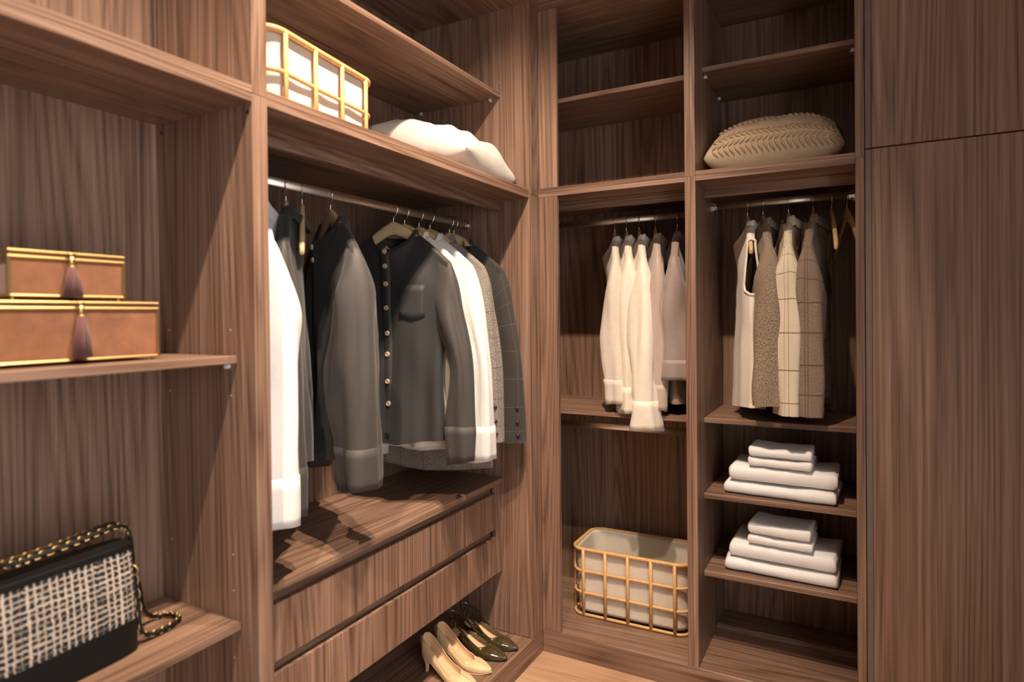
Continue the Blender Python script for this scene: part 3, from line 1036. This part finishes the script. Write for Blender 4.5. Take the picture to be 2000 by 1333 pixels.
basket('rattan basket with linen liner on the shelf beside the ivory pillow', (-0.278, -1.063, LS+0.0175), radians(97), 0.226, 0.150, 0.219, 2, 4, 3, 1)
basket('rattan basket with linen liner standing on the wardrobe bottom', (0.300, 0.325, 0.0915), radians(1), 0.250, 0.140, 0.295, 3, 5, 3, 7)

# ------------------------------------------------------------------ pillows
def pillow(name, label, loc, rot, hx, hy, ht, mat, seed, wr=0.02):
    p = thing(name, label, 'pillow', loc)
    p.rotation_euler = rot
    n = 44
    def face(sg):
        def f(i, j):
            u, v = -1+2*i/n, -1+2*j/n
            k = (1-abs(u)**2.6)*(1-abs(v)**2.6)
            t = ht*max(0, k)**0.42
            pinch = 1-0.10*(1-abs(u)**2)*(abs(v)**3)
            pinch2 = 1-0.10*(1-abs(v)**2)*(abs(u)**3)
            w = mnoise.noise(Vector((u*2.0+seed, v*2.0, sg*2)))*wr + wr*0.5*mnoise.noise(Vector((u*5+seed, v*1.5, sg*2+4)))
            return (u*hx*pinch2, v*hy*pinch, sg*(t + w*max(0, k)**0.5))
        return f
    fa, fb = face(1), face(-1)
    bm = bmesh.new()
    A = [[bm.verts.new(fa(i, j)) for j in range(n+1)] for i in range(n+1)]
    B = [[A[i][j] if i in (0, n) or j in (0, n) else bm.verts.new(fb(i, j)) for j in range(n+1)] for i in range(n+1)]
    for i in range(n):
        for j in range(n):
            bm.faces.new((A[i][j], A[i+1][j], A[i+1][j+1], A[i][j+1]))
            bm.faces.new((B[i][j], B[i][j+1], B[i+1][j+1], B[i+1][j]))
    bm_obj('cover', bm, mat, p, True)
    return p, fa, fb, n
pillow('pillow', 'ivory linen pillow lying by the basket on the upper shelf', (-0.235, -0.325, 2.003), (radians(-4), radians(17), radians(4)), 0.215, 0.215, 0.088, MT['pillow'], 3, 0.028)
p, fa, fb, n = pillow('cushion', 'oatmeal cushion with embroidered leaf rows on the upper shelf', (0.868, 0.295, 2.031), (radians(20), 0, radians(2)), 0.240, 0.195, 0.108, MT['straw'], 9, 0.008)
bm = bmesh.new()
for fc, vrow in ((fa, -0.96), (fa, -0.80), (fa, -0.30)):
    for k in range(22):
        u = -0.86+1.72*k/21
        for sg in (-1, 1):
            i = (u+1)/2*n
            j = (vrow+1)/2*n
            a = Vector(fc(i, j))
            b2 = Vector(fc(min(n, i+2.0), max(0, j+sg*1.5)))
            nz = Vector((0, -0.35, 1 if fc is fa else -1)).normalized()*0.003
            add_tube(bm, [a+nz*0.3, (a*0.6+b2*0.4)+nz*1.3, b2+nz*0.2], lambda t: 0.0012+0.0046*sin(pi*min(1, t*1.1)), 6)
o = bm_obj('embroidery', bm, MT['stitch'], p, True)
o['kind'] = 'stuff'

# ------------------------------------------------------------------ towels
def towel(label, loc, rz, hx, hy, h, seed, group):
    """folded towel: rounded fold to the front, layers visible at the ends"""
    t = thing('folded_towel', label, 'towel', loc, rz, group)
    nl = 1
    for L_ in range(nl):
        z0, z1 = h*L_/nl, h*(L_+1)/nl
        M = 40
        K = 26
        def f(i, j, z0=z0, z1=z1, L_=L_):
            u = -1+2*i/(M-1)
            a = 2*pi*j/K
            ca, sa_ = cos(a), sin(a)
            yy = math.copysign(abs(ca)**0.35, ca)*hy
            zz = math.copysign(abs(sa_)**0.55, sa_)*(z1-z0)*0.5*1.04
            e = 1 if abs(u) < 0.999 else 0.9
            edge = sstep((1-abs(u))/0.03)
            zz *= lerp(0.75, 1.0, edge)
            w = mnoise.noise(Vector((u*2.4+seed, yy*9, L_*3+seed)))
            sag = -0.006*(1-u*u) if L_ == nl-1 else 0
            zc = (z0+z1)/2
            xs = hx*u*(1+0.012*sin(a*2+seed+L_))+0.006*w
            return (xs, yy+0.006*mnoise.noise(Vector((u*3, seed, L_*5.0))), zc+zz+0.003*w*(1 if zz > 0 else 0)+(sag if zz > 0 else 0))
        o = grid_mesh('fold_layer', M, K, f, MT['towel'], t, True, uvfn=lambda i, j: (i*0.01, j*0.01))
        bm = bmesh.new()
        bm.from_mesh(o.data)
        bm.verts.ensure_lookup_table()
        bm.faces.new([bm.verts[j] for j in range(K)])
        bm.faces.new([bm.verts[(M-1)*K+j] for j in reversed(range(K))])
        bmesh.ops.recalc_face_normals(bm, faces=bm.faces)
        bm.to_mesh(o.data)
        bm.free()
        for q in o.data.polygons:
            q.use_smooth = True
    return t
GT = 'folded white towels'
for si, (zs, sh) in enumerate(((0.704, 'shelf under the jackets'), (0.412, 'lowest shelf'))):
    nm = ['higher', 'lower'][si]
    towel('large folded white towel at the bottom of the %s stack' % nm, (0.893, 0.265, zs), radians(-3), 0.190, 0.125, 0.050, 1+si*5, GT)
    towel('large folded white towel, second from the bottom in the %s stack' % nm, (0.900, 0.270, zs+0.050), radians(-1+si*-2), 0.182, 0.122, 0.062, 2+si*5, GT)
    towel('small folded white towel under the topmost one of the %s stack' % nm, (0.895, 0.235, zs+0.109), radians(-4), 0.108, 0.085, 0.038, 3+si*5, GT)
    towel('small folded white towel on top of the %s stack' % nm, (0.893, 0.235, zs+0.146), radians(-2-si*3), 0.106, 0.085, 0.040+0.008*si, 4+si*5, GT)

# ------------------------------------------------------------------ suede boxes
def suede_box(label, y0, y1, x0, x1, z0, z1, foot, tasselz):
    b = thing('jewelry_box', label, 'box', ((x0+x1)/2, (y0+y1)/2, z0))
    o = b.location
    hx, hy = (x1-x0)/2, (y1-y0)/2
    zb = foot
    zt = z1-z0
    panel('box_body', (x0+0.002, y0+0.002, z0+zb), (x1-0.002, y1-0.002, z1-0.014), 'x', b, 0.001, MT['suede'])
    lid = panel('lid', (x0+0.002, y0+0.002, z1-0.0135), (x1-0.002, y1-0.002, z1-0.002), 'x', b, 0.001, MT['suede'])
    r = 0.0026
    for z in (zb, zt-0.0135, zt-0.003):
        bm = bmesh.new()
        add_tube(bm, [(-hx, -hy, z), (-hx, hy, z), (hx, hy, z), (hx, -hy, z)], r, 4, closed=True)
        bm_obj('gold_edge', bm, MT['gold'], lid if z > zt-0.01 else b)
    for sx in (-1, 1):
        for sy in (-1, 1):
            bm = bmesh.new()
            add_box(bm, (sx*hx-r, sy*hy-r, zb), (sx*hx+r, sy*hy+r, zt-0.013), 0.0006)
            bm_obj('gold_corner', bm, MT['gold'], b)
            bm = bmesh.new()
            fx, fy = sx*(hx-0.006), sy*(hy-0.008)
            add_cyl(bm, (fx, fy, 0), (fx, fy, zb+0.001), 0.0038, 0.003, 12)
            bm_obj('foot', bm, MT['gold'], b, True)
    # tassel on the lid edge
    t0 = Vector((hx+0.006, 0, zt-0.006))
    bm = bmesh.new()
    add_tube(bm, [t0+Vector((0.004*cos(a*pi/8), 0.006*sin(a*pi/8), 0.002)) for a in range(16)], 0.0016, 6, closed=True)
    add_cyl(bm, t0+Vector((0, 0, -0.003)), t0+Vector((0, 0, -0.021)), 0.0052, 0.0046, 14)
    add_cyl(bm, t0+Vector((0, 0, -0.020)), t0+Vector((0, 0, -0.023)), 0.0066, 0.0066, 14)
    add_cyl(bm, t0+Vector((-0.006, 0, 0.0)), t0+Vector((0, 0, 0.0)), 0.003, 0.003, 10)
    tc = bm_obj('clasp', bm, MT['gold'], b, True)
    bm = bmesh.new()
    rr = random.Random(5)
    tl = tasselz
    for k in range(64):
        a = rr.random()*2*pi
        q = math.sqrt(rr.random())
        p0 = t0+Vector((0.0045*q*cos(a)+0.001, 0.0055*q*sin(a), -0.021))
        p1 = t0+Vector((0.0075*q*cos(a)+0.004, 0.0160*q*sin(a), -tl+0.003*rr.random()))
        mid = (p0+p1)/2+Vector((0.001, 0.002*q*sin(a), 0))
        add_tube(bm, [p0, mid, p1], 0.0014, 5)
    to = bm_obj('tassel', bm, MT['tassel'], tc, True)
    to['kind'] = 'stuff'
    return b
suede_box('large brown suede box with gold edges and tassel, under the small box', -1.838, -1.540, -0.325, -0.122, 1.304, 1.421, 0.008, 0.100)
suede_box('small brown suede box with gold edges and tassel, stacked on top', -1.794, -1.600, -0.315, -0.135, 1.4195, 1.511, 0.010, 0.078)

# ------------------------------------------------------------------ handbag
def chain(bm_gold, pts, n, r=0.0085, w=0.0014, squash=0.74):
    P = smooth_path(pts, n)
    for i in range(n):
        c = (P[i]+P[i+1])/2
        t = (P[i+1]-P[i]).normalized()
        ref = Vector((0.2, 0.1, 1)).normalized()
        a = (ref-t*ref.dot(t)).normalized()
        b = t.cross(a)
        if i % 2:
            a, b = (a+b).normalized(), (b-a).normalized()
        L = (P[i+1]-P[i]).length*0.80
        add_tube(bm_gold, [c+t*cos(k*pi/5)*L+a*sin(k*pi/5)*r*squash for k in range(10)], w, 5, closed=True)
BANG = radians(93)
hb = thing('handbag', 'black and white tweed handbag with leather base and chain strap', 'handbag', (-0.138, -1.572, 0.716), BANG)
# local x runs from the right end (0) to the left (-0.34); local y is to the back
BLEN, BH, BD = 0.34, 0.218, 0.085
def bag_pt(a, z):
    """outline in plan: rounded flat oval, gently narrower at the top"""
    k = lerp(1.0, 0.72, (z/BH)**1.3)
    hx, hy = BLEN/2-0.004*(z/BH), BD/2*k
    ca, sa_ = cos(a), sin(a)
    x = math.copysign(abs(ca)**0.28, ca)*hx
    y = math.copysign(abs(sa_)**0.42, sa_)*hy
    return (x-BLEN/2, y+BD/2, z)
NB = 80
def bag_part(name, z0, z1, mat, grow=0.0, n=14, top=False, bottom=False):
    def f(i, j):
        z = lerp(z0, z1, i/(n-1))
        x, y, z = bag_pt(2*pi*j/NB, z)
        bul = 0.006*sin(pi*z/BH)
        cx, cy = x+BLEN/2, y-BD/2
        s = 1+(grow+bul)/BD*2
        return (cx*(1+(grow)/BLEN*2)-BLEN/2, cy*s+BD/2, z)
    def uvf(i, j):
        p = bag_pt(2*pi*j/NB, z0)
        return (p[0]+(0.4 if p[1] > BD/2 else 0), lerp(z0, z1, i/(n-1)))
    o = grid_mesh(name, n, NB, f, mat, hb, True, uvfn=uvf)
    if top or bottom:
        bm = bmesh.new()
        bm.from_mesh(o.data)
        bm.verts.ensure_lookup_table()
        if top:
            bm.faces.new([bm.verts[(n-1)*NB+j] for j in range(NB)])
        if bottom:
            bm.faces.new([bm.verts[j] for j in range(NB)])
        bmesh.ops.recalc_face_normals(bm, faces=bm.faces)
        bm.to_mesh(o.data)
        bm.free()
        for q in o.data.polygons:
            q.use_smooth = len(q.vertices) == 4
    return o
bag_part('tweed_body', 0.064, 0.208, MT['bagtweed'])
bag_part('leather_base', 0.001, 0.068, MT['blackleather'], 0.0025, bottom=True)
bag_part('leather_rim', 0.206, BH, MT['blackleather'], 0.002, 6, top=True)
bm = bmesh.new()
add_box(bm, (0.0005, BD/2-0.010, 0.150), (0.006, BD/2+0.010, 0.225), 0.002)
bm_obj('side_tab', bm, MT['blackleather'], hb)
bm = bmesh.new()
add_tube(bm, [(0.006+0.008*abs(cos(a*pi/8)), BD/2+0.011*cos(a*pi/8), 0.150+0.011*sin(a*pi/8)) for a in range(16)], 0.0018, 6, closed=True)
bm_obj('ring', bm, MT['gold'], hb, True)
# strap: leather core with the chain woven round it
strap1 = [(0.010, BD/2, 0.145), (0.030, 0.055, 0.105), (0.052, 0.075, 0.045), (0.085, 0.090, 0.012), (0.112, 0.070, 0.008), (0.108, 0.035, 0.008), (0.060, 0.020, 0.008), (0.016, 0.022, 0.020), (0.012, 0.030, 0.08), (0.012, BD/2, 0.15), (0.006, BD/2+0.004, 0.225), (-0.012, 0.048, 0.247),
          (-0.06, 0.046, 0.247), (-0.11, 0.043, 0.243), (-0.17, 0.040, 0.241), (-0.21, 0.038, 0.241), (-0.26, 0.036, 0.254), (-0.31, 0.038, 0.246), (-0.338, 0.04, 0.15)]
strap2 = [(-0.004, 0.052, 0.240), (-0.03, 0.056, 0.255), (-0.08, 0.058, 0.249), (-0.13, 0.056, 0.244), (-0.20, 0.054, 0.242), (-0.25, 0.050, 0.241), (-0.32, 0.05, 0.240)]
bm = bmesh.new()
add_tube(bm, smooth_path(strap1, 150), 0, 6, flat=(0.0064, 0.0042))
add_tube(bm, smooth_path(strap2, 70), 0, 6, flat=(0.0064, 0.0042))
bm_obj('leather_strap', bm, MT['blackleather'], hb, True)
bm = bmesh.new()
chain(bm, strap1, 92)
chain(bm, strap2, 40)
o = bm_obj('chain', bm, MT['gold'], hb, True)
bm = bmesh.new()
add_cyl(bm, (-0.190, -0.006, 0.108), (-0.190, -0.0075, 0.108), 0.0035, 0.002, 10)
bm_obj('stud', bm, MT['gold'], hb, True)

# ------------------------------------------------------------------ shoes
def shoe(name, label, heel, toe, kind, group):
    hx, hy = heel
    tx, ty = toe
    L = math.hypot(tx-hx, ty-hy)
    s = thing(name, label, 'shoe', (hx, hy, 0.0905), math.atan2(ty-hy, tx-hx), group)
    mat = MT['nude'] if kind == 'pump' else MT['patent']
    HZ = 0.072 if kind == 'pump' else 0.055
    def sole(t):      # sole height along the length
        return HZ*(1-sstep(t/0.66)) + 0.004 + 0.006*max(0, (t-0.8)/0.2)**2
    def half(t):      # half width
        return interp([(0, 0.003), (0.012, 0.011), (0.035, 0.019), (0.08, 0.026), (0.15, 0.029), (0.25, 0.029), (0.40, 0.030), (0.55, 0.036), (0.66, 0.039), (0.78, 0.034), (0.88, 0.024), (0.96, 0.011), (1.0, 0.003)], t)
    if kind == 'pump':
        wall = [(0, 0.044), (0.006, 0.052), (0.02, 0.058), (0.05, 0.060), (0.11, 0.057), (0.2, 0.049), (0.38, 0.036), (0.55, 0.030), (0.66, 0.030), (0.72, 0.032), (0.8, 0.028), (0.9, 0.020), (1, 0.010)]
        vamp, t0 = 0.70, 0.0
    else:
        wall = [(0.18, 0.008), (0.26, 0.024), (0.36, 0.034), (0.5, 0.032), (0.62, 0.032), (0.72, 0.032), (0.8, 0.027), (0.9, 0.018), (1, 0.008)]
        vamp, t0 = 0.66, 0.18
    M, K = 56, 25
    def tt(i):
        return lerp(t0, 1.0, (i/(M-1))**1.3)
    def up_(i, j):
        t = tt(i)
        w = half(t)
        h = interp(wall, t)
        z0 = sole(t)
        op = 1.0
        if t > vamp-0.10:
            op = 1-sstep((t-(vamp-0.10))/0.10)
        if kind == 'pump' and t < 0.05:
            op = 0.9
        q = -1+2*j/(K-1)         # -1 left topline .. 0 sole .. 1 right topline
        aq = abs(q)
        sg = 1 if q >= 0 else -1
        # profile: sole edge -> side bulge -> topline (closing towards the middle past the vamp)
        if aq < 0.30:
            y, z = w*0.92*aq/0.30, 0.0
        elif aq < 0.75:
            k = (aq-0.30)/0.45
            y = w*(0.92+0.10*sin(pi*k*0.8))*(1-0.10*k)
            z = h*0.80*k
        else:
            k = (aq-0.75)/0.25
            y0 = w*0.83
            y1 = w*0.80*op
            y = lerp(y0, y1, k)
            z = h*(0.80+0.20*sin(k*pi/2)) if op < 0.99 else h*(0.80+0.20*k)
        x = t*L
        if kind == 'pump' and t < 0.06:      # heel counter leans back a little
            x -= 0.006*(z/0.06)*(1-t/0.06) - 0.004
        return (x, sg*y, z0+z)
    grid_mesh('upper', M, K, up_, mat, s, False, thick=0.0018, sub=1, uvfn=lambda i, j: (i*0.01, j*0.01))
    if kind == 'pump':                       # closed heel counter
        def hc(i, j):
            q = -1+2*i/12
            z = lerp(0, interp(wall, 0), j/6)
            a = q*pi/2
            return (0.006-0.010*cos(a)-0.005*(j/6)**2+0.004*sin(pi*j/6)*-1, 0.0035*sin(a), sole(0)+z)
        grid_mesh('heel_counter', 13, 7, hc, mat, s, thick=0.0018, uvfn=lambda i, j: (i*0.01, j*0.01))
    def ins(i, j):
        t = lerp(0.004, 0.97, i/40)
        w = half(t)*0.90
        y = lerp(-w, w, j/8)
        return (t*L, y, sole(t)+0.0035+0.002*(y/w if w else 0)**2)
    grid_mesh('insole', 41, 9, ins, MT['nudein'], s, thick=0.002, uvfn=lambda i, j: (i*0.01, j*0.01))
    def so(i, j):
        t = lerp(0.0, 1.0, i/40)
        w = half(t)*0.93
        return (t*L, lerp(-w, w, j/6), sole(t)-0.0025)
    grid_mesh('outsole', 41, 7, so, MT['nudein'] if kind == 'pump' else MT['blackleather'], s, thick=0.004, uvfn=lambda i, j: (i*0.01, j*0.01))
    # heel
    bm = bmesh.new()
    rows = []
    for i in range(10):
        v = i/9
        rx = lerp(0.024, 0.0068, sstep(v*1.25)**0.8)
        ry = lerp(0.024, 0.0070, sstep(v*1.25)**0.8)
        cx = lerp(0.026, 0.020, v)
        z = lerp(sole(0.08)-0.001, 0.0, v)
        rows.append([bm.verts.new((cx+rx*cos(2*pi*k/14), ry*sin(2*pi*k/14), z)) for k in range(14)])
    for r0, r1 in zip(rows, rows[1:]):
        for k in range(14):
            bm.faces.new((r0[k], r0[(k+1) % 14], r1[(k+1) % 14], r1[k]))
    bm.faces.new(rows[0])
    bm.faces.new(rows[-1])
    bm_obj('heel', bm, mat, s, True)
    if kind != 'pump':
        z0 = sole(0)
        bm = bmesh.new()
        pts = []
        for k in range(25):
            a = -pi/2-0.15 + (pi+0.3)*k/24
            # from one side of the foot round the back of the heel to the other
            x = 0.085*(1-cos(a)) - 0.016 if cos(a) > 0 else 0.085-0.016+0.08*abs(cos(a))
            y = 0.029*sin(a)
            pts.append((x, y, z0 + lerp(0.072, 0.012, min(1, (1-max(0, cos(a)))**1.0))))
        pts = [(0.112, 0.029, sole(0.40)+0.034)] + [(x, y*-1, z) for x, y, z in pts[2:-2]] + [(0.112, -0.029, sole(0.40)+0.034)] if False else [(0.100, 0.030, sole(0.38)+0.030), (0.06, 0.031, z0+0.030), (0.02, 0.028, z0+0.052), (-0.008, 0.016, z0+0.066), (-0.016, 0, z0+0.070), (-0.008, -0.016, z0+0.066), (0.02, -0.028, z0+0.052), (0.06, -0.031, z0+0.030), (0.100, -0.030, sole(0.38)+0.030)]
        add_tube(bm, smooth_path(pts, 48), 0, 8, flat=(0.0016, 0.0055), up=(0, 0, 1))
        st = bm_obj('sling_strap', bm, mat, s, True)
        bm = bmesh.new()
        c = Vector((0.030, -0.0315, z0+0.047))
        add_tube(bm, [c+Vector((0.008*a, -0.001, 0.008*b-0.6*0.008*a)) for a, b in ((-1, -1), (1, -1), (1, 1), (-1, 1))], 0.0016, 6, closed=True)
        bm_obj('buckle', bm, MT['gold'], st)
    return s
GP = 'shoes on the wardrobe bottom'
shoe('pump_shoe', 'nude high-heeled pump beside its pair, further from the patent shoes', (-0.262, -0.470), (-0.012, -0.490), 'pump', GP)
shoe('pump_shoe', 'nude high-heeled pump next to the olive patent slingback', (-0.262, -0.380), (-0.022, -0.382), 'pump', GP)
shoe('slingback_shoe', 'olive patent slingback with gold buckle next to the nude pump', (-0.262, -0.278), (-0.014, -0.282), 'sling', GP)
shoe('slingback_shoe', 'olive patent slingback standing next to the wardrobe side panel', (-0.255, -0.198), (-0.012, -0.200), 'sling', GP)
